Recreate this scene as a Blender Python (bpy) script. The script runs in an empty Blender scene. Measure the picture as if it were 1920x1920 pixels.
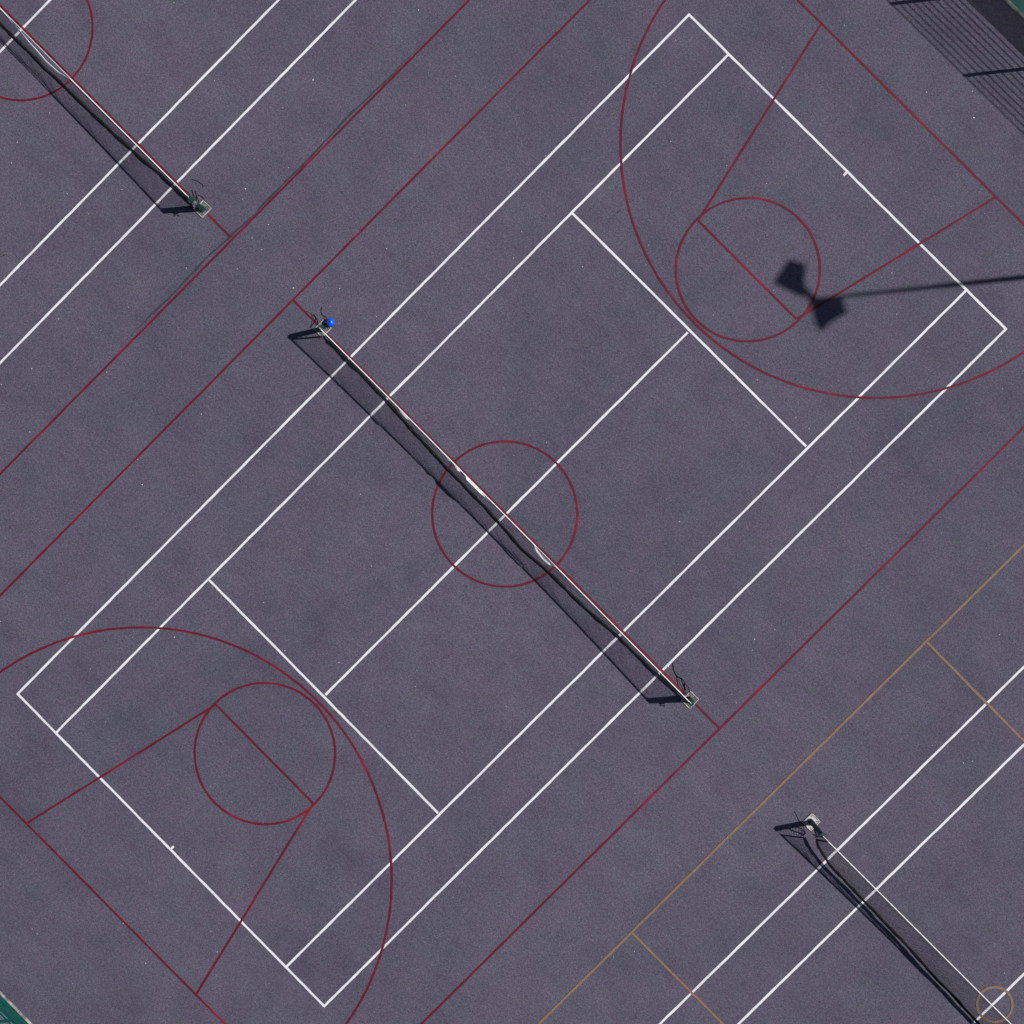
import bpy, math, random
from mathutils import Vector, Matrix
random.seed(7)
S2 = 2 ** -.5
scene = bpy.context.scene
COL = scene.collection
SHX, SHY = -0.870, -0.088            # shadow travel per metre of height (sun azimuth / elevation)

# ------------------------------------------------------------------ helpers
class MB:
    def __init__(s): s.v = []; s.f = []
    def quad_strip(s, rows):
        b = len(s.v); n = len(rows[0])
        for r in rows: s.v += [tuple(p) for p in r]
        for i in range(len(rows) - 1):
            for j in range(n - 1):
                a = b + i * n + j
                s.f.append((a, a + 1, a + n + 1, a + n))
    def tube(s, pts, r, sides=6, cap=True):
        pts = [Vector(p) for p in pts]; n = len(pts); b = len(s.v); up = None
        for i, p in enumerate(pts):
            d = (pts[min(i + 1, n - 1)] - pts[max(i - 1, 0)])
            d = d.normalized() if d.length > 1e-9 else Vector((0, 0, 1))
            if up is None: up = Vector((0, 0, 1)) if abs(d.z) < .9 else Vector((1, 0, 0))
            x = d.cross(up); x = x.normalized() if x.length > 1e-6 else d.orthogonal().normalized()
            y = x.cross(d).normalized(); up = y
            rr = r[i] if isinstance(r, (list, tuple)) else r
            for k in range(sides):
                a = 2 * math.pi * (k + .5) / sides
                s.v.append(tuple(p + x * (rr * math.cos(a)) + y * (rr * math.sin(a))))
        for i in range(n - 1):
            for k in range(sides):
                k2 = (k + 1) % sides
                s.f.append((b + i * sides + k, b + i * sides + k2, b + (i + 1) * sides + k2, b + (i + 1) * sides + k))
        if cap:
            s.f.append(tuple(b + k for k in reversed(range(sides))))
            s.f.append(tuple(b + (n - 1) * sides + k for k in range(sides)))
    def box(s, c, d, M=None, bev=0.0):
        """box with chamfered vertical edges and top when bev > 0"""
        c = Vector(c); hx, hy, hz = d[0] / 2, d[1] / 2, d[2] / 2
        def ring(ix, z):
            x, y = hx - ix, hy - ix; e = bev if bev else 0
            if not e: return [(-x, -y, z), (x, -y, z), (x, y, z), (-x, y, z)]
            return [(-x + e, -y, z), (x - e, -y, z), (x, -y + e, z), (x, y - e, z), (x - e, y, z), (-x + e, y, z), (-x, y - e, z), (-x, -y + e, z)]
        rs = [ring(0, -hz), ring(0, hz - bev), ring(bev * .8, hz)] if bev else [ring(0, -hz), ring(0, hz)]
        b = len(s.v); n = len(rs[0])
        for r in rs:
            for p in r:
                q = Vector(p)
                if M is not None: q = M @ q
                s.v.append(tuple(c + q))
        for i in range(len(rs) - 1):
            for k in range(n):
                k2 = (k + 1) % n
                s.f.append((b + i * n + k, b + i * n + k2, b + (i + 1) * n + k2, b + (i + 1) * n + k))
        s.f.append(tuple(b + k for k in reversed(range(n))))
        s.f.append(tuple(b + (len(rs) - 1) * n + k for k in range(n)))
    def lathe(s, prof, n=24, c=(0, 0, 0)):
        b = len(s.v)
        for r, z in prof:
            for k in range(n):
                a = 2 * math.pi * k / n
                s.v.append((c[0] + r * math.cos(a), c[1] + r * math.sin(a), c[2] + z))
        for i in range(len(prof) - 1):
            for k in range(n):
                k2 = (k + 1) % n
                s.f.append((b + i * n + k, b + i * n + k2, b + (i + 1) * n + k2, b + (i + 1) * n + k))
    def build(s, name, mat, parent=None, loc=None, smooth=False):
        me = bpy.data.meshes.new(name); me.from_pydata(s.v, [], s.f); me.update()
        me.materials.append(mat)
        if smooth: me.polygons.foreach_set('use_smooth', [True] * len(me.polygons))
        o = bpy.data.objects.new(name, me); COL.objects.link(o)
        if parent: o.parent = parent
        if loc: o.location = loc
        return o

def tag(o, label=None, cat=None, group=None, kind=None):
    if label: o['label'] = label
    if cat: o['category'] = cat
    if group: o['group'] = group
    if kind: o['kind'] = kind
    return o
def empty(name, loc, rz=0.0):
    o = bpy.data.objects.new(name, None); COL.objects.link(o)
    o.location = loc; o.rotation_euler = (0, 0, rz); o.empty_display_size = .2
    return o
def copy_tree(o, parent=None):
    c = o.copy(); COL.objects.link(c)
    if parent: c.parent = parent; c.matrix_parent_inverse = o.matrix_parent_inverse.copy()
    for ch in list(o.children): copy_tree(ch, c)
    return c
def lerp(tab, x):
    if x <= tab[0][0]: return tab[0][1]
    for (a, va), (b, vb) in zip(tab, tab[1:]):
        if x <= b:
            t = (x - a) / (b - a); t = t * t * (3 - 2 * t)
            return va + (vb - va) * t
    return tab[-1][1]
def wob(x, seed):                     # smooth pseudo-noise in -1..1
    return (math.sin(x * 2.1 + seed) + .6 * math.sin(x * 5.3 + seed * 1.7) + .4 * math.sin(x * 11.7 + seed * 2.9)) / 2

# ------------------------------------------------------------------ materials
def mat_new(name):
    m = bpy.data.materials.new(name); m.use_nodes = True
    nt = m.node_tree; b = nt.nodes['Principled BSDF']
    return m, nt, b
def noise(nt, scale, detail=2, rough=.5, vec=None):
    n = nt.nodes.new('ShaderNodeTexNoise'); n.inputs['Scale'].default_value = scale
    n.inputs['Detail'].default_value = detail; n.inputs['Roughness'].default_value = rough
    if vec: nt.links.new(vec, n.inputs['Vector'])
    return n
def ramp(nt, fac, stops):
    r = nt.nodes.new('ShaderNodeValToRGB'); e = r.color_ramp.elements
    while len(e) < len(stops): e.new(.5)
    for k, (p, c) in enumerate(stops):
        e[k].position = p; e[k].color = (*c, 1) if len(c) == 3 else c
    nt.links.new(fac, r.inputs[0]); return r
def mix(nt, mode, fac, a, b):
    n = nt.nodes.new('ShaderNodeMix'); n.data_type = 'RGBA'; n.blend_type = mode
    for k, v in ((0, fac), (6, a), (7, b)):
        if isinstance(v, (int, float)): n.inputs[k].default_value = v
        elif isinstance(v, tuple): n.inputs[k].default_value = (*v, 1)
        else: nt.links.new(v, n.inputs[k])
    return n.outputs[2]
def coords(nt): return nt.nodes.new('ShaderNodeTexCoord').outputs['Object']

ASPH = (0.0872, 0.0770, 0.1105)
def asphalt_color(nt, vec):
    g1 = noise(nt, 34, 3, .75, vec); c1 = ramp(nt, g1.outputs['Fac'], [(.28, (.36, .36, .36)), (.5, (1, 1, 1)), (.74, (1.9, 1.9, 1.9))])
    g2 = noise(nt, 21, 2, .6, vec)                       # faint coloured stones in the mix
    c2 = ramp(nt, g2.outputs['Color'], [(.35, (.93, .93, .93)), (.65, (1.07, 1.07, 1.07))])
    hue = mix(nt, 'MIX', .30, (1, 1, 1), g2.outputs['Color'])
    hue2 = mix(nt, 'MULTIPLY', 1.0, hue, (1.19, 1.19, 1.19))
    m1 = noise(nt, 1.1, 4, .6, vec); c3 = ramp(nt, m1.outputs['Fac'], [(.28, (.87, .875, .89)), (.5, (1, 1, 1)), (.72, (1.10, 1.09, 1.085))])
    m3 = noise(nt, 4.5, 5, .7, vec); c6 = ramp(nt, m3.outputs['Fac'], [(.32, (.91, .91, .92)), (.55, (1.01, 1.01, 1.01)), (.75, (1.07, 1.07, 1.06))])
    fg = noise(nt, 15, 2, .8, vec); c10 = ramp(nt, fg.outputs['Fac'], [(.30, (.79, .79, .80)), (.5, (1, 1, 1)), (.70, (1.23, 1.23, 1.22))])  # coarse stones
    h1 = noise(nt, .75, 3, .6, vec); c7 = ramp(nt, h1.outputs['Fac'], [(.38, (.955, 1.03, .985)), (.62, (1.045, .97, 1.015))])   # patches of the mix lean green-grey or purple
    dk = noise(nt, .42, 5, .65, vec); c8 = ramp(nt, dk.outputs['Fac'], [(.34, (.89, .90, .92)), (.46, (1, 1, 1))])            # older, darker patches
    wv = nt.nodes.new('ShaderNodeMapping'); wv.inputs['Scale'].default_value = (.5, 3.0, 1)
    nt.links.new(vec, wv.inputs['Vector']); ln = noise(nt, .9, 3, .6, wv.outputs[0]); c9 = ramp(nt, ln.outputs['Fac'], [(.3, (.955, .955, .96)), (.7, (1.045, 1.045, 1.04))])   # lanes left by the paver
    m2 = noise(nt, .16, 3, .55, vec); c4 = ramp(nt, m2.outputs['Fac'], [(.35, (.91, .93, .95)), (.62, (1.07, 1.06, 1.06))])
    st = noise(nt, 2.6, 3, .5, vec)                      # pale scuffs
    c5 = ramp(nt, st.outputs['Fac'], [(.68, (1, 1, 1)), (.80, (1.28, 1.27, 1.25))])
    col = mix(nt, 'MULTIPLY', 1.0, ASPH, c1.outputs[0])
    for c in (c2.outputs[0], hue2, c3.outputs[0], c4.outputs[0], c5.outputs[0], c6.outputs[0], c7.outputs[0], c8.outputs[0], c9.outputs[0], c10.outputs[0]): col = mix(nt, 'MULTIPLY', 1.0, col, c)
    return col, g1
def m_asphalt():
    m, nt, b = mat_new('asphalt'); v = coords(nt)
    col, g1 = asphalt_color(nt, v)
    nt.links.new(col, b.inputs['Base Color'])
    b.inputs['Roughness'].default_value = .92; b.inputs['Specular IOR Level'].default_value = .25
    bp = nt.nodes.new('ShaderNodeBump'); bp.inputs['Strength'].default_value = .35; bp.inputs['Distance'].default_value = .006
    nt.links.new(g1.outputs['Fac'], bp.inputs['Height']); nt.links.new(bp.outputs[0], b.inputs['Normal'])
    return m
def m_paint(name, base, worn, lo, hi, wear_lo, wear_hi):
    """line paint: colour wanders between two tones, thin spots let the tarmac show"""
    m, nt, b = mat_new(name); v = coords(nt)
    tone = noise(nt, .9, 4, .6, v); t = ramp(nt, tone.outputs['Fac'], [(lo, base), (hi, worn)])
    grain = noise(nt, 38, 3, .7, v); gr = ramp(nt, grain.outputs['Fac'], [(.3, (.80, .80, .80)), (.6, (1.05, 1.05, 1.05))])
    col = mix(nt, 'MULTIPLY', 1.0, t.outputs[0], gr.outputs[0])
    w = noise(nt, 17, 4, .75, v); wf = ramp(nt, w.outputs['Fac'], [(wear_lo, (0, 0, 0)), (wear_hi, (1, 1, 1))])
    col = mix(nt, 'MIX', wf.outputs[0], col, ASPH)
    nt.links.new(col, b.inputs['Base Color']); b.inputs['Roughness'].default_value = .7
    b.inputs['Specular IOR Level'].default_value = .3
    return m
def m_simple(name, c, rough=.6, metal=0.0, var=.15, scale=6.0, spec=.4):
    m, nt, b = mat_new(name); v = coords(nt)
    n = noise(nt, scale, 4, .6, v)
    r = ramp(nt, n.outputs['Fac'], [(.3, tuple(x * (1 - var) for x in c)), (.7, tuple(min(1, x * (1 + var)) for x in c))])
    nt.links.new(r.outputs[0], b.inputs['Base Color'])
    b.inputs['Roughness'].default_value = rough; b.inputs['Metallic'].default_value = metal
    b.inputs['Specular IOR Level'].default_value = spec
    return m
M = dict(
    asphalt=m_asphalt(),
    white=m_paint('white_line_paint', (.77, .755, .80), (.64, .62, .68), .45, .75, .60, .86),
    red=m_paint('red_line_paint', (.116, .0020, .0155), (.25, .006, .024), .50, .74, .72, .98),
    orange=m_paint('faded_orange_paint', (.235, .158, .082), (.265, .140, .070), .4, .6, .42, .80),
    seam=m_simple('tar_seam', (.034, .032, .050), .8, 0, .3, 9),
    concrete=m_simple('pale_concrete', (.30, .28, .26), .9, 0, .75, 5),
    turf=m_simple('dark_turf', (.003, .046, .050), .95, 0, .45, 3.0, .1),
    path=m_simple('grey_green_paving', (.26, .38, .39), .95, 0, .55, 13, .2),
    green=m_simple('green_powder_coat', (.005, .048, .038), .5, 0, .2, 5),
    fence=m_simple('fence_green', (.006, .095, .085), .5, 0, .25, 5),
    galv=m_simple('galvanised_steel', (.50, .48, .46), .5, .3, .45, 16),
    plate=m_simple('weathered_plate', (.13, .125, .13), .7, 0, .75, 14),
    paleplate=m_simple('pale_plate', (.52, .46, .46), .7, 0, .35, 14),
    steel=m_simple('dull_steel', (.30, .30, .32), .45, .6, .2, 20),
    black=m_simple('black_cord', (.006, .006, .009), .85, 0, .2, 12, .1),
    dark=m_simple('dark_netting', (.010, .011, .014), .85, 0, .2, 12, .1),
    tape=m_simple('white_tape', (.86, .86, .86), .7, 0, .05, 10),
    blue=m_simple('blue_vinyl', (.003, .098, .80), .32, 0, .08, 8, .5),
    navy=m_simple('dark_blue_plug', (.001, .006, .045), .6, 0, .1, 8),
    lampbody=m_simple('floodlight_grey', (.20, .21, .22), .5, .3, .1, 8),
    glass=m_simple('floodlight_glass', (.30, .33, .36), .08, 0, .05, 4, .6),
    twig=m_simple('dark_bark', (.020, .015, .018), .9, 0, .3, 20),
    grit=m_simple('pale_grit', (.74, .72, .76), .8, 0, .15, 3),
)

# ------------------------------------------------------------------ ground
def plane_obj(name, mat, x0, y0, x1, y1, z, rz=0.0):
    mb = MB(); mb.v = [(x0, y0, 0), (x1, y0, 0), (x1, y1, 0), (x0, y1, 0)]; mb.f = [(0, 1, 2, 3)]
    o = mb.build(name, mat); o.location = (0, 0, z); o.rotation_euler = (0, 0, rz)
    return tag(o, kind='structure')
# court frame: local x = along the nets (towards the lower right), local y = along the courts (towards the upper right)
CR = -math.pi / 4
tag(plane_obj('ground', M['turf'], -400, -400, 400, 400, -.05, CR))
tag(plane_obj('path', M['path'], -60, -23.0, 60, -17.84, -.04, CR))
tag(plane_obj('court_surface', M['asphalt'], -46, -17.47, 46, 17.47, 0, CR))
def C2W(u, v, z=0.0): return Vector(((u + v) * S2, (v - u) * S2, z))
for sgn in (1, -1):                    # concrete edging laid in short lengths
    mb = MB(); u = -30.0
    while u < 30:
        l = .915; jz = random.uniform(-.004, .004); jy = random.uniform(-.006, .006)
        mb.box((u + l / 2, sgn * 17.515 + jy, -.02 + jz), (l - .008, .085 if sgn > 0 else .062, .09), bev=.008); u += l
    o = mb.build('concrete_edging', M['concrete']); o.rotation_euler = (0, 0, CR); tag(o, kind='structure')

# ------------------------------------------------------------------ painted markings
class Paint:
    def __init__(s, z0): s.mb = MB(); s.z = z0
    def step(s): s.z += .0002; return s.z
    def line(s, p, q, w, trim=(0, 0)):
        z = s.step(); p = Vector((*p, 0)); q = Vector((*q, 0)); d = (q - p).normalized(); n = Vector((-d.y, d.x, 0))
        p = p + d * trim[0]; q = q - d * trim[1]; L = (q - p).length; k = max(1, int(L / .22)); rows = []
        for i in range(k + 1):
            c = p + (q - p) * (i / k)
            rows.append([c + n * (w / 2 + random.uniform(-.005, .005)) + Vector((0, 0, z)), c - n * (w / 2 + random.uniform(-.005, .005)) + Vector((0, 0, z))])
        s.mb.quad_strip(rows)
    def arc(s, c, r, w, a0=0.0, a1=2 * math.pi):
        z = s.step(); k = max(24, int(abs(a1 - a0) * r / .10)); rows = []
        full = abs(a1 - a0) > 6.28
        jit = [(random.uniform(-.005, .005), random.uniform(-.005, .005)) for _ in range(k + 1)]
        if full: jit[-1] = jit[0]
        for i in range(k + 1):
            a = a0 + (a1 - a0) * i / k; j = jit[i]
            rows.append([Vector((c[0] + (r + sg * w / 2 + jj) * math.cos(a), c[1] + (r + sg * w / 2 + jj) * math.sin(a), z)) for sg, jj in ((-1, j[0]), (1, j[1]))])
        s.mb.quad_strip(rows)
    def done(s, name, mat): return tag(s.mb.build(name, mat), kind='structure')
WW, RW, OW = .056, .056, .060
def ext(p, q, k): d = (Vector(q) - Vector(p)).normalized(); return tuple(Vector(q) + d * k)

p = Paint(.0015)                                           # middle court, all of it in view
A, B_, C_, D = (4.527, 12.289), (12.244, 4.523), (-4.526, -12.276), (-12.261, -4.515)
p.line(A, D, WW, (-WW / 2, -WW / 2)); p.line(B_, C_, WW, (-WW / 2, -WW / 2)); p.line(A, B_, WW); p.line(D, C_, WW)
p.line((5.494, 11.302), (-11.274, -5.475), WW); p.line((11.282, 5.472), (-5.469, -11.294), WW)
p.line((1.643, 7.449), (7.418, 1.645), WW, (WW / 2, WW / 2)); p.line((-7.421, -1.626), (-1.655, -7.45), WW, (WW / 2, WW / 2))
p.line((4.518, 4.500), (-4.511, -4.525), WW, (WW / 2, WW / 2))
p.line((8.39, 8.395), (8.30, 8.305), WW, (.02, 0)); p.line((-8.40, -8.40), (-8.31, -8.31), WW, (.02, 0))
p.done('tennis_court_lines', M['white'])
def half_court(dbl, sng, cen, name):                      # the neighbours: only the part near their nets is in view
    p = Paint(.0015); h = 11.885
    for u in dbl: p.line(C2W(u, -h).xy, C2W(u, h).xy, WW)
    for u in sng: p.line(C2W(u, -h).xy, C2W(u, h).xy, WW, (WW / 2, WW / 2))
    for v in (-h, h): p.line(C2W(dbl[0], v).xy, C2W(dbl[1], v).xy, WW)
    for v in (-6.4, 6.4): p.line(C2W(sng[0], v).xy, C2W(sng[1], v).xy, WW, (WW / 2, WW / 2))
    p.line(C2W(cen, -6.4).xy, C2W(cen, 6.4).xy, WW, (WW / 2, WW / 2))
    p.done(name, M['white'])
half_court((-22.63, -11.65), (-21.26, -13.028), -17.150, 'tennis_court_lines'); half_court((11.622, 22.50), (12.970, 21.14), 16.957, 'tennis_court_lines')

p = Paint(.0045)                                           # red basketball lines, middle court
p.line(ext((2.09, 12.681), (-12.703, -2.05), 3.3), ext((-12.703, -2.05), (2.09, 12.681), 3.4), RW)
p.line(ext((-2.097, -12.691), (12.686, 2.124), 3.3), ext((12.686, 2.124), (-2.097, -12.691), 3.4), RW)
p.line((-5.294, 5.336), (5.283, -5.289), RW, (RW / 2, RW / 2))
p.line(ext((12.676, 7.071), (7.186, 12.614), 3.8), ext((7.186, 12.614), (12.676, 7.071), 3.6), RW)
p.line(ext((-7.022, -12.756), (-12.716, -7.106), 3.6), ext((-12.716, -7.106), (-7.022, -12.756), 3.6), RW)
for a, b, c, d in (((7.758, 12.032), (4.752, 7.228), (7.168, 4.789), (12.006, 7.753)), ((-12.033, -7.767), (-7.244, -4.758), (-4.794, -7.208), (-7.761, -12.043))):
    p.line(a, b, RW, (RW / 2, 0)); p.line(b, c, RW); p.line(c, d, RW, (0, RW / 2))
p.arc((-.015, .001), 1.799, RW); p.arc((5.971, 6.013), 1.762, RW); p.arc((-6.008, -5.977), 1.765, RW)
p.arc((9.119, 9.123), 6.272, RW, math.radians(135), math.radians(315))
p.arc((-9.103, -9.107), 6.272, RW, math.radians(-45), math.radians(135))
p.done('basketball_court_lines', M['red'])
p = Paint(.0045)                                           # red lines of the upper left court
p.line(ext((-12.695, 1.003), (-.889, 12.72), 4.5), ext((-.889, 12.72), (-12.695, 1.003), 4.5), RW)
p.line((-16.9, 17.0), (-6.817, 6.871), RW, (0, RW / 2)); p.arc((-12.125, 12.169), 1.807, RW)
p.done('basketball_court_lines', M['red'])
p = Paint(.0095)                                           # faded orange netball lines, lower right court
p.line(ext((.823, -12.652), (12.692, -.754), 6), ext((12.692, -.754), (.823, -12.652), 6), OW)
p.line((10.333, -3.127), (16.2, -9.15), OW, (OW / 2, 0)); p.line((3.119, -10.347), (9.0, -16.2), OW, (OW / 2, 0)); p.arc((12.005, -12.023), .431, OW)
p.done('netball_court_lines', M['orange'])
mb = MB(); rows = []                                      # tar joint beside the upper red sideline
pts = [(-1.9, 11.74), (-2.9, 10.78), (-3.755, 9.975), (-5.143, 8.54), (-6.213, 7.472), (-6.843, 6.905), (-7.555, 6.24), (-8.228, 5.548), (-8.928, 4.86), (-9.7, 4.06)]
for i in range(len(pts) - 1):
    for k in range(8):
        t = k / 8; x = pts[i][0] * (1 - t) + pts[i + 1][0] * t; y = pts[i][1] * (1 - t) + pts[i + 1][1] * t
        o_ = .030 + .022 * wob(x * 1.7, 3); w = .024 + .014 * wob(x * 3.1, 8); w *= min(1, (i + t) / 1.5, (len(pts) - 1 - i - t) / 1.5) + .02
        rows.append([(x - (o_ + w) * S2, y + (o_ + w) * S2, .0015), (x - (o_ - w) * S2, y + (o_ - w) * S2, .0015)])
mb.quad_strip(rows); tag(mb.build('tar_joint', M['seam']), kind='structure')

# ------------------------------------------------------------------ net posts
POST_H = 1.07
def make_post():
    root = empty('net_post', (0, 0, 0))                   # local +x points along the net
    b = MB(); b.box((0, 0, .007), (.27, .31, .014), bev=.004)
    pl = b.build('base_plate', M['plate'], root)
    r = MB()
    for sx in (-1, 1): r.box((sx * .140, 0, .018), (.022, .33, .036), bev=.004)
    for sy in (-1, 1): r.box((0, sy * .160, .018), (.256, .018, .036), bev=.004)
    r.build('rim', M['galv'], pl)
    for sx in (-1, 1):
        for sy in (-1, 1):
            t = MB(); t.lathe([(.0, .034), (.012, .034), (.014, .030), (.014, .014)], 6, (sx * .095, sy * .115, 0)); t.build('bolt', M['steel'], pl)
    s = MB(); s.box((0, 0, .06), (.135, .135, .10), bev=.012); s.build('socket', M['green'], root)
    t = MB()
    t.box((0, 0, POST_H / 2), (.108, .108, POST_H), bev=.016)
    post = t.build('post', M['green'], root)
    c = MB(); c.box((0, 0, POST_H + .008), (.100, .100, .016), bev=.006); c.build('cap', M['green'], post)
    g = MB(); g.lathe([(.0, -.022), (.032, -.022), (.022, -.008), (.022, .008), (.032, .022), (0, .022)], 14)
    w = g.build('pulley', M['green'], post); w.location = (.03, 0, POST_H + .035); w.rotation_euler = (math.pi / 2, 0, 0)
    for z in (.12, .42, .78):
        h = MB(); h.tube([(.053, -.02, z), (.075, -.02, z), (.08, 0, z + .02), (.075, .02, z), (.053, .02, z)], .005, 6); h.build('lacing_hook', M['steel'], post)
    return root
def add_winder(root):
    post = [c for c in root.children if c.name.startswith('post')][0]
    w = MB(); w.box((-.075, 0, .80), (.06, .075, .11), bev=.01); wd = w.build('winder', M['steel'], post)
    h = MB(); h.tube([(-.09, .03, .80), (-.09, .09, .80), (-.09, .09, .66), (-.09, .13, .66)], .009, 8); h.build('handle', M['steel'], wd)
proto = make_post(); add_winder_done = False
POSTS = [                                                 # base, direction of the net, lean, label
    ((-4.545, 4.610), -math.pi / 4, .145, 'leaning green net post beside the blue ball'),
    ((4.556, -4.581), 3 * math.pi / 4, .085, 'green net post at the lower right end of the middle net'),
    ((-7.545, 7.605), 3 * math.pi / 4, .075, 'green net post at the near end of the upper left net'),
    ((7.532, -7.576), -math.pi / 4, .110, 'dark net post on a bright pinkish plate at the start of the lower right net'),
    ((-16.71, 16.77), -math.pi / 4, .10, 'green net post at the far end of the upper left net, outside the picture'),
    ((16.69, -16.73), 3 * math.pi / 4, .09, 'green net post at the far end of the lower right net, outside the picture'),
]
tops = []; roots = []
for i, (b, rz, lean, lab) in enumerate(POSTS):
    o = proto if i == 0 else copy_tree(proto)
    o.location = (*b, 0); o.rotation_euler = (0, 0, rz)
    tag(o, lab, 'net post', 'tennis net posts'); roots.append(o)
    post = [c for c in o.children if c.name.startswith('post')][0]
    post.rotation_euler = (0, math.asin(lean / POST_H), 0)
    th = math.asin(lean / POST_H); zt = (POST_H + .055) * math.cos(th); xo = (POST_H + .055) * math.sin(th)
    tops.append(Vector((b[0] + math.cos(rz) * xo, b[1] + math.sin(rz) * xo, zt)))
for i in (1, 2, 5): add_winder(roots[i])
pale = [c for c in roots[3].children if c.name.startswith('base_plate')][0]
pale.data = pale.data.copy(); pale.data.materials[0] = M['paleplate']; pale['label'] = 'bright pinkish base plate'

# ------------------------------------------------------------------ nets
SW = Vector((-S2, -S2, 0)); AX = Vector((S2, -S2, 0))
def make_net(label, T0, T1, top_mid, off_tab, botz_tab, drop_tabs, roll_tab, a_start, a_end, seed, cords, widen=1.0, strand=.0024, band=.027):
    """T0/T1 = tops of the two posts; off_tab = how far the foot of the net is blown to the lower left"""
    mid = (T0 + T1) / 2; mid.z = 0
    root = tag(empty('tennis_net', mid), label, 'tennis net', 'tennis nets across the courts')
    L = ((T1 - T0).xy).length
    ax = (T1 - T0); ax.z = 0; ax.normalize(); sw = Vector((ax.y, -ax.x, 0))
    if sw.dot(SW) < 0: sw = -sw
    def cable(a):                                          # slight sag between the posts
        t = a / L; z = T0.z * (1 - t) + T1.z * t; s = 4 * t * (1 - t)
        zz = z - (z - top_mid) * s
        return T0 + ax * a - Vector((0, 0, T0.z)) + Vector((0, 0, zz)) - mid
    def head(a):                                           # the white band, in places torn off the cable
        o = .006; d = 0.0
        for tab in drop_tabs:
            if tab[0][0] <= a <= tab[-1][0]:
                e = lerp(tab, a); o += e; d += e * 2.0
        return cable(a) + sw * o - Vector((0, 0, .012 + d))
    def foot(a):
        c = cable(a); o = lerp(off_tab, a) + .010 * wob(a * 1.3, seed)
        return Vector((c.x, c.y, 0)) + sw * o + Vector((0, 0, lerp(botz_tab, a) + .008 * (1 + wob(a * 2.0, seed + 2))))
    def sheet(a, s):
        # ends are pinched towards the posts
        h, f = head(a), foot(a)
        q = h.lerp(f, s); e = min(1, (a - a_start + .02) / .5, (a_end - a + .02) / .5)
        bul = e * math.sin(s * math.pi) * (.055 * widen + .016 * wob(a * 1.9 + s * 3, seed + 5))
        return q + sw * bul
    n = 160
    A = [a_start + (a_end - a_start) * i / n for i in range(n + 1)]
    cb = MB(); cb.tube([cable(L * i / 60) for i in range(61)], .0065, 6); cb.build('cable', M['tape'], root)
    # head band: a folded strip hung from the cable, rolled by a varying angle
    hb = MB(); rows = []
    for a in A:
        phi = math.radians(lerp(roll_tab, a) + 2 * wob(a * 6, seed)); p = head(a) + Vector((0, 0, .022)); W_, th = .057, .0055
        d = sw * math.sin(phi) - Vector((0, 0, math.cos(phi))); nn = sw * math.cos(phi) + Vector((0, 0, math.sin(phi)))
        rows.append([p - nn * th, p + nn * th, p + nn * th + d * W_, p - nn * th + d * W_, p - nn * th])
    hb.quad_strip(rows); hb.build('headband', M['tape'], root, smooth=False)
    # netting
    nt = MB(); pitch = .045; m = int((a_end - a_start) / pitch); rows_h = 21
    for i in range(m + 1):
        a = a_start + (a_end - a_start) * i / m
        nt.tube([sheet(a, .03 + .97 * k / 9) for k in range(10)], strand * .85, 3, cap=False)
    for j in range(rows_h):
        s = .03 + .97 * (j + .5) / rows_h
        nt.tube([sheet(a, s) for a in A], strand * 1.12, 3, cap=False)
    for j in range(2):                                     # doubled netting under the band
        nt.tube([sheet(a, .05 + .03 * j) for a in A], .003, 3, cap=False)
    nt.build('netting', M['dark'], root)
    bb = MB(); rows = []
    for a in A:
        q = foot(a); bw = band + .008 * wob(a * 4.1, seed + 4); tilt = .45 + .25 * wob(a * 2.2, seed + 9)
        d = sw * math.cos(tilt) * bw + Vector((0, 0, math.sin(tilt) * bw)); nn = Vector((0, 0, .004)) - sw * .003
        rows.append([q - d + nn, q + d + nn, q + d - nn, q - d - nn, q - d + nn])
    bb.quad_strip(rows); bb.build('bottom_band', M['black'], root)
    for a in (a_start, a_end):
        sb = MB(); rows = []
        for k in range(11):
            q = sheet(a, k / 10); w = ax * .026; nn = sw * .005
            rows.append([q - w + nn, q + w + nn, q + w - nn, q - w - nn, q - w + nn])
        sb.quad_strip(rows); sb.build('side_band', M['black'], root)
    for T, a, base, sgn in ((T0, a_start, None, 1), (T1, a_end, None, -1)):
        lc = MB()                                          # lacing between side band and post
        foot_post = (T - mid) - Vector((0, 0, T.z)) - ax * (sgn * .08)
        zig = []
        for k in range(10):
            s = .06 + .9 * k / 9; q = sheet(a, s); pz = Vector((foot_post.x, foot_post.y, max(.08, q.z))) + ax * (sgn * (.055 + .10 * min(1, q.z)))
            zig += [q, (q + pz) / 2 - Vector((0, 0, .02)), pz] if k % 2 == 0 else [pz, (q + pz) / 2 - Vector((0, 0, .02)), q]
        lc.tube(zig, .004, 4)
        lc.build('lacing', M['black'], root)
    for pts, r in cords:
        cd = MB(); P = [Vector((x, y, z)) - mid for x, y, z in pts]; Q = []
        for i in range(len(P) - 1):                        # Catmull-Rom through the points
            p0, p1, p2, p3 = P[max(i - 1, 0)], P[i], P[i + 1], P[min(i + 2, len(P) - 1)]
            for k in range(5):
                t = k / 5
                Q.append(.5 * ((2 * p1) + (p2 - p0) * t + (2 * p0 - 5 * p1 + 4 * p2 - p3) * t * t + (3 * p1 - p0 - 3 * p2 + p3) * t ** 3))
        Q.append(P[-1]); cd.tube(Q, r * 1.35, 5); cd.build('loose_cord', M['black'], root)
    return root
def lay(pts, z0=.006, rise=0.0):
    n = len(pts); return [(x, y, z0 + rise * (i / (n - 1)) ** 3) for i, (x, y) in enumerate(pts)]
RF = .0075
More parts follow.
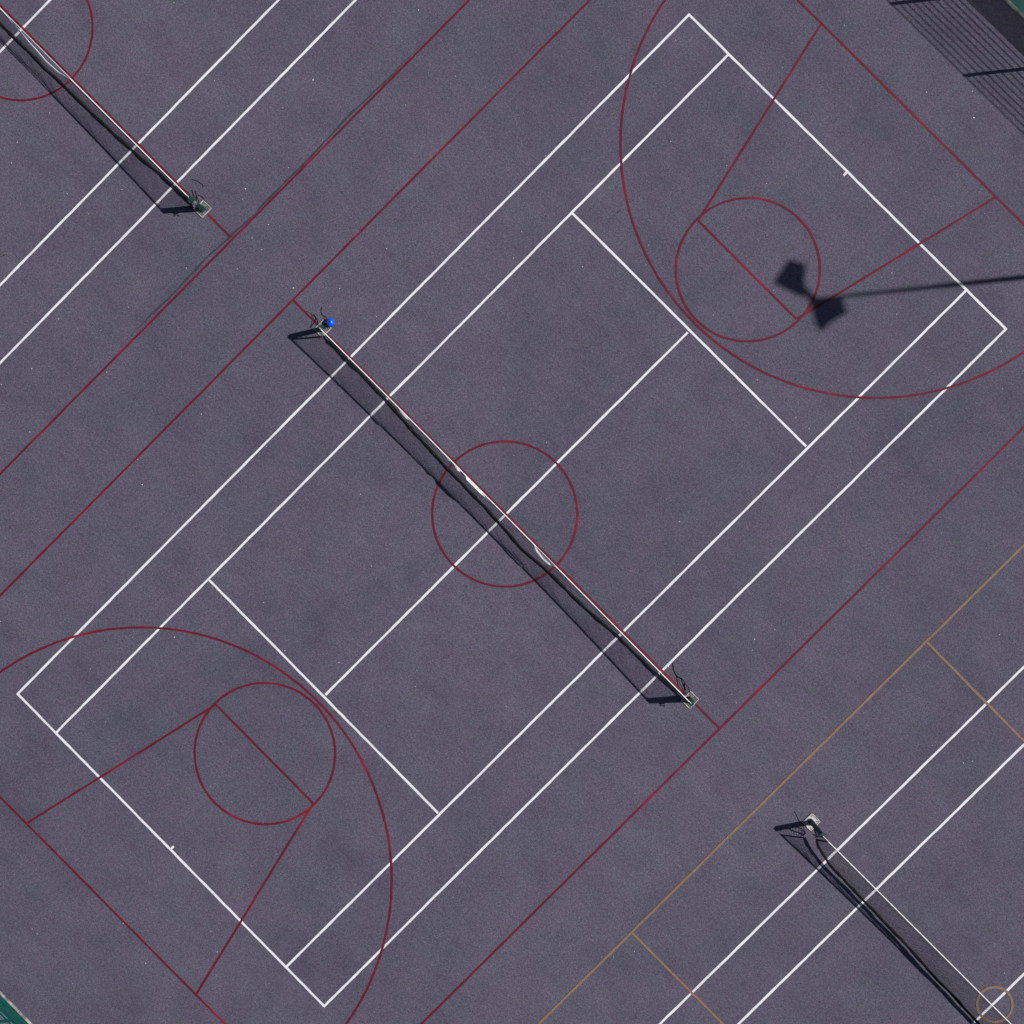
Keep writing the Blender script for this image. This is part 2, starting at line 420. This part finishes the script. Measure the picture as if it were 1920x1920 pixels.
make_net('long middle net with patchy white band, one end beside the blue ball', tops[0], tops[1], .945,
    [(0, .02), (.25, .07), (1.0, .105), (2.3, .125), (3.4, .20), (4.6, .235), (5.6, .25), (6.5, .28), (7.2, .32), (8.3, .26), (9.3, .24), (10.5, .165), (11.5, .14), (12.1, .09), (12.5, .06), (12.7, .02)],
    [(0, .12), (.6, .09), (1.5, .035), (6, .02), (11, .03), (12, .08), (12.6, .12)],
    [[(7.35, 0), (7.55, .035), (7.75, .055), (7.95, .04), (8.12, 0)]],
    [(0, 6), (2.3, 8), (2.70, 9), (2.85, 55), (3.02, 62), (3.12, 10), (4.1, 10), (4.2, 42), (4.32, 18), (4.42, 48), (4.55, 18), (4.66, 44), (4.78, 70), (4.9, 20), (5.0, 24), (5.08, 78), (5.5, 80), (5.75, 40), (6.0, 10), (7.3, 8), (7.5, 62), (7.9, 66), (8.1, 10), (12.6, 6)],
    .07, ((tops[1] - tops[0]).xy).length - .07, 1.3,
    [(lay([(4.129, -3.674), (4.168, -3.872), (4.247, -4.003), (4.365, -4.068), (4.431, -4.174), (4.523, -4.292), (4.54, -4.44), (4.53, -4.53)], .008, .3), RF),
     (lay([(4.168, -3.872), (4.221, -3.977), (4.287, -4.135), (4.365, -4.306), (4.444, -4.411), (4.50, -4.50)], .014, .5), .005),
     (lay([(4.431, -4.174), (4.425, -4.25), (4.45, -4.33)], .014), RF),
     (lay([(-4.573, 5.146), (-4.587, 5.027), (-4.533, 4.934), (-4.44, 4.894), (-4.47, 4.80), (-4.51, 4.68)], .006, .2), .005),
     (lay([(-4.773, 4.962), (-4.707, 4.882), (-4.667, 4.789), (-4.60, 4.67)], .01, .3), .009),
     (lay([(-4.96, 5.055), (-4.813, 4.962), (-4.747, 4.829), (-4.62, 4.66)], .006, .25), .004)])
make_net('upper left net with a second strand of white band sagging off its cable', tops[4], tops[2], .94,
    [(0, .06), (1.0, .12), (3, .24), (5.7, .30), (6.8, .305), (7.5, .31), (8.1, .27), (8.8, .275), (9.8, .25), (10.7, .20), (11.6, .14), (12.2, .10), (12.5, .07), (12.75, .02)],
    [(0, .12), (1.0, .04), (6, .02), (11.3, .03), (12.2, .08), (12.7, .12)],
    [[(6.28, 0), (6.8, .045), (7.3, .085), (7.8, .115), (8.15, .10), (8.45, .05), (8.62, 0)]],
    [(0, 6), (6.3, 8), (6.5, 34), (8.3, 38), (8.6, 8), (12.7, 6)],
    .07, ((tops[2] - tops[4]).xy).length - .07, 4.1,
    [(lay([(-7.833, 8.353), (-7.75, 8.325), (-7.659, 8.285), (-7.58, 8.235), (-7.545, 8.19), (-7.538, 8.138)], .006), .006),
     (lay([(-7.673, 7.953), (-7.60, 7.93), (-7.552, 7.899), (-7.459, 7.752), (-7.365, 7.645), (-7.34, 7.57)], .006), .006),
     (lay([(-7.82, 8.087), (-7.78, 7.967), (-7.70, 7.85), (-7.60, 7.68)], .006, .35), .006),
     (lay([(-7.74, 8.06), (-7.70, 7.927), (-7.63, 7.80), (-7.57, 7.66)], .006, .35), .006),
     (lay([(-8.02, 7.66), (-7.92, 7.64), (-7.78, 7.62), (-7.64, 7.60)], .006, .2), .006)])
make_net('lower right net with a thin taut white top and a curved dark foot', tops[3], tops[5], .99,
    [(.2, .20), (.35, .29), (.6, .36), (.95, .425), (1.6, .44), (2.35, .45), (3.3, .48), (4.9, .54), (6.5, .60), (8.5, .55), (11, .42), (12, .3), (12.6, .15)],
    [(0, .30), (.5, .24), (1.0, .20), (2.3, .165), (6.5, .17), (11, .17), (12.6, .25)],
    [], [(0, 8), (12.6, 8)],
    .20, 12.55, 7.7,
    [(lay([(7.115, -7.317), (7.155, -7.385), (7.193, -7.461), (7.245, -7.565), (7.36, -7.60)], .006), .005),
     (lay([(7.53, -7.80), (7.60, -7.86), (7.68, -7.85), (7.76, -7.80), (7.78, -7.74)], .35, .2), .008),
     (lay([(7.56, -7.90), (7.66, -7.83), (7.64, -7.72), (7.60, -7.66)], .30, .25), .007),
     (lay([(7.50, -7.62), (7.54, -7.73), (7.60, -7.84)], .62, -.30), .011)], .8, .0026, .034)

# ------------------------------------------------------------------ ball, twig, grit
ball = empty('ball', (-4.335, 4.752, 0))
mb = MB(); R_ = .112; ns = 20
prof = [(R_ * math.sin(math.pi * i / ns) + 1e-5, R_ - R_ * math.cos(math.pi * i / ns)) for i in range(ns + 1)]
mb.lathe(prof, 32); sk = mb.build('skin', M['blue'], ball, smooth=True)
mb = MB(); mb.lathe([(1e-4, 2 * R_ + .003), (.021, 2 * R_ + .0015), (.027, 2 * R_ - .006)], 14); mb.build('valve', M['navy'], sk, smooth=True)
sm = MB()
for k in range(3):
    a = math.pi * k / 3 + .3
    sm.tube([(math.cos(a) * R_ * 1.004 * math.sin(t), math.sin(a) * R_ * 1.004 * math.sin(t), R_ + R_ * 1.004 * math.cos(t)) for t in [2 * math.pi * j / 40 for j in range(41)]], .0016, 4, cap=False)
sm.build('seam', M['navy'], sk)
tag(ball, 'bright blue ball with a dark dot on top, lying against a net post base', 'ball')
tw = MB(); tw.tube([(0, 0, .008), (.035, .035, .012), (.07, .05, .008), (.115, .10, .007)], [.008, .007, .006, .003], 5); tw.tube([(.06, .046, .01), (.085, .04, .016), (.10, .025, .02)], .003, 4)
tag(tw.build('twig', M['twig'], loc=(2.752, 7.43, 0)), 'small dark twig lying on the tarmac left of the upper basketball key', 'twig')
lf = MB()
lf.v = [(0, 0, .004), (.02, .016, .016), (.045, .018, .02), (.07, 0, .012), (.045, -.018, .018), (.02, -.016, .014), (.03, 0, .028)]
lf.f = [(0, 1, 6), (1, 2, 6), (2, 3, 6), (3, 4, 6), (4, 5, 6), (5, 0, 6)]
o = tag(lf.build('leaf', M['twig'], loc=(-12.60, 6.47, 0)), 'single dark leaf lying near the left edge of the tarmac', 'leaf'); o.rotation_euler = (0, 0, .6)
gr = MB()
spots = [(-4.78, 10.788, 1.5), (-2.947, 6.592, 1.3), (-6.48, 8.103, 1.4), (-5.906, 7.209, 1.2), (10.312, 10.32, 1.1), (11.421, 10.334, 1.), (11.461, 9.684, 1.7), (9.478, 5.907, 1.1), (.206, 6.334, 1.), (-4.119, 5.607, 1.2), (-5.28, 5.627, 1.1), (-7.958, 6.135, 1.1),
         (4.02, -3.76, 1.6), (9.6, 4.9, 1.1), (6.2, 3.3, 1.), (1.9, -2.0, 1.2)]
for _ in range(70): q = C2W(random.uniform(-3, 2), -17.56 - random.uniform(0, .26)); spots.append((q.x, q.y, random.choice((.7, 1.0, 1.4))))
for _ in range(280): spots.append((random.uniform(-13, 13), random.uniform(-13, 13), random.choice((.35, .45, .5, .6, .8, .95))))
for x, y, s in spots:
    r = .010 * s; a = random.uniform(0, 6.28); st = random.uniform(1, 1.7); b = len(gr.v); n = 5
    for zz, k in ((0, 1.0), (r * .8, .8)):
        for i in range(n):
            t = a + 2 * math.pi * i / n; rr = r * k * random.uniform(.75, 1.2)
            px, py = math.cos(2 * math.pi * i / n) * rr * st, math.sin(2 * math.pi * i / n) * rr
            gr.v.append((x + px * math.cos(a) - py * math.sin(a), y + px * math.sin(a) + py * math.cos(a), zz))
    for i in range(n): gr.f.append((b + i, b + (i + 1) % n, b + n + (i + 1) % n, b + n + i))
    gr.f.append(tuple(b + n + i for i in range(n)))
tag(gr.build('grit', M['grit']), 'scattered pale specks of grit on the tarmac', 'grit', kind='stuff')

# ------------------------------------------------------------------ fences
PITCH, FH = 2.507, 3.0
def panel_mesh(low):
    mb = MB(); w = PITCH - .06
    def bar(x0, y, z0, x1, z1, r):
        if abs(z1 - z0) < 1e-6:
            mb.tube([(x0, y, z0), (x1, y, z1)], r, 4, cap=False)
        else: mb.tube([(x0, y, z0), (x0, y, z1)], r, 4, cap=False)
    n = int(w / .05)
    for i in range(n + 1): bar(.03 + w * i / n, 0, .04, .03 + w * i / n, FH, .0036 if not low else .0030)
    zs = [.05 + .0667 * k for k in range(15)] + [1.18 + .2 * k for k in range(10)]
    for z in zs:
        for y in (-.0115, .0115): bar(.03, y, z, .03 + w, z, .0062 if z > 1.1 else (.0072 if not low else (.0080 if z < .44 else .0036)))
    if low: mb.tube([(.03, -.02, .47), (.03 + w, -.02, .47)], .017, 6)
    return mb
def make_fence(v, u0, npan, label, flip):
    root = empty('mesh_fence', C2W(u0, v), CR)
    tag(root, label, 'fence', 'green mesh fences round the courts')
    first = None; pp = None
    for i in range(npan + 1):
        if pp is None:
            mb = MB(); mb.box((0, 0, FH / 2 + .0), (.062, .062, FH + .06), bev=.006)
            for z in (.3, 1.0, 1.7, 2.4, 2.9): mb.box((0, flip * .036, z), (.09, .012, .045), bev=.003)
            pp = mb.build('fence_post', M['fence'], root); o = pp
            c = MB(); c.box((0, 0, FH + .036), (.066, .066, .012), bev=.004); cap = c.build('post_cap', M['black'], o)
        else: o = copy_tree(pp, root)
        o.location = (PITCH * i, 0, 0)
        if i < npan:
            if first is None: first = panel_mesh(flip > 0).build('mesh_panel', M['fence'], root); q = first
            else: q = first.copy(); COL.objects.link(q); q.parent = root
            q.location = (PITCH * i, flip * .036, 0)
    return root
make_fence(17.575, -.47 - 3 * PITCH, 9, 'green wire mesh fence casting lined shadows in the upper right corner', -1)
make_fence(-17.575, -4.6 - 0 * PITCH, 4, 'sunlit green wire mesh fence behind the kerb in the lower left corner', 1)

# ------------------------------------------------------------------ floodlight mast beyond the right edge (its shadow falls on the court)
HM = 13.05; bx, by = 7.505 - SHX * HM, 5.262 - SHY * HM
fl = tag(empty('floodlight_mast', (bx, by, -.04), CR), 'tall mast whose two floodlight heads cast the shadow on the upper key', 'floodlight')
mb = MB(); mb.tube([(0, 0, 0), (0, 0, 4), (0, 0, 9), (0, 0, HM)], [.10, .085, .060, .034], 14); mb.build('pole', M['lampbody'], fl)
mb = MB(); mb.box((0, 0, .03), (.4, .4, .05), bev=.01); mb.build('base_plate', M['galv'], fl)
RC = Matrix.Rotation(-CR, 3, 'Z')
def arm_pt(px, py, z): q = RC @ Vector((px, py, 0)); return Vector((q.x, q.y, z))
mb = MB(); mb.tube([arm_pt(-.30, .34, HM), arm_pt(.24, -.20, HM)], .075, 8); mb.build('crossarm', M['lampbody'], fl)
HEADS = (((-.55, .93), (-.21, .83), (-.25, .46), (-.19, .22), (-.29, .12), (-.86, .42), (-.84, .50)),      # plan outlines of the two tilted housings
         ((.01, -.07), (.67, -.02), (.76, -.34), (.42, -.53), (.25, -.71), (.16, -.60)))
for out, grow in zip(HEADS, (1.16, 1.2)):
    cx_ = sum(q[0] for q in out) / len(out); cy_ = sum(q[1] for q in out) / len(out)
    def ring(k, z): return [arm_pt(cx_ + (x - cx_) * k * grow, cy_ + (y - cy_) * k * grow, z) for x, y in out]
    mb = MB(); n = len(out)
    rs = [ring(.93, HM - .06), ring(.97, HM - .03), ring(.97, HM + .03), ring(.70, HM + .10)]
    for r in rs: mb.v += [tuple(q) for q in r]
    for i in range(3):
        for k in range(n): mb.f.append((i * n + k, i * n + (k + 1) % n, (i + 1) * n + (k + 1) % n, (i + 1) * n + k))
    mb.f += [tuple(reversed(range(n))), tuple(3 * n + k for k in range(n))]
    hd = mb.build('floodlight', M['lampbody'], fl)
    g = MB(); r1, r2 = ring(.86, HM - .075), ring(.86, HM - .064); g.v = [tuple(q) for q in r1 + r2]
    g.f = [tuple(reversed(range(n))), tuple(n + k for k in range(n))] + [(k, (k + 1) % n, n + (k + 1) % n, n + k) for k in range(n)]
    g.build('lens', M['glass'], hd)

# ------------------------------------------------------------------ light, camera
sx, sy, sz = -SHX, -SHY, 1.0
sun = bpy.data.lights.new('sun', 'SUN'); so = bpy.data.objects.new('sun', sun); COL.objects.link(so)
sun.energy = 5.0; sun.angle = math.radians(.6); sun.color = (1.0, .975, .945)
so.rotation_euler = Vector((sx, sy, sz)).to_track_quat('Z', 'Y').to_euler()
so.location = (20, 5, 30)
el = math.atan2(sz, math.hypot(sx, sy)); az = math.atan2(sx, sy)
w = bpy.data.worlds.new('World'); scene.world = w; w.use_nodes = True; nt = w.node_tree
bg = nt.nodes['Background']; sky = nt.nodes.new('ShaderNodeTexSky'); sky.sky_type = 'NISHITA'
sky.sun_disc = False; sky.sun_elevation = el; sky.sun_rotation = az; sky.altitude = 50
nt.links.new(sky.outputs[0], bg.inputs['Color']); bg.inputs['Strength'].default_value = .05

cam = bpy.data.cameras.new('camera'); co = bpy.data.objects.new('camera', cam); COL.objects.link(co)
co.location = (1.4406, .2758, 35.0); co.rotation_euler = (-.006396, .03645, -.000271)
cam.sensor_width = 36; cam.lens = 49.705; cam.clip_start = .5; cam.clip_end = 1500
scene.camera = co
vs = scene.view_settings
vs.view_transform = 'Standard'; vs.look = 'None'; vs.exposure = -.2; vs.gamma = 1; vs.use_curve_mapping = False
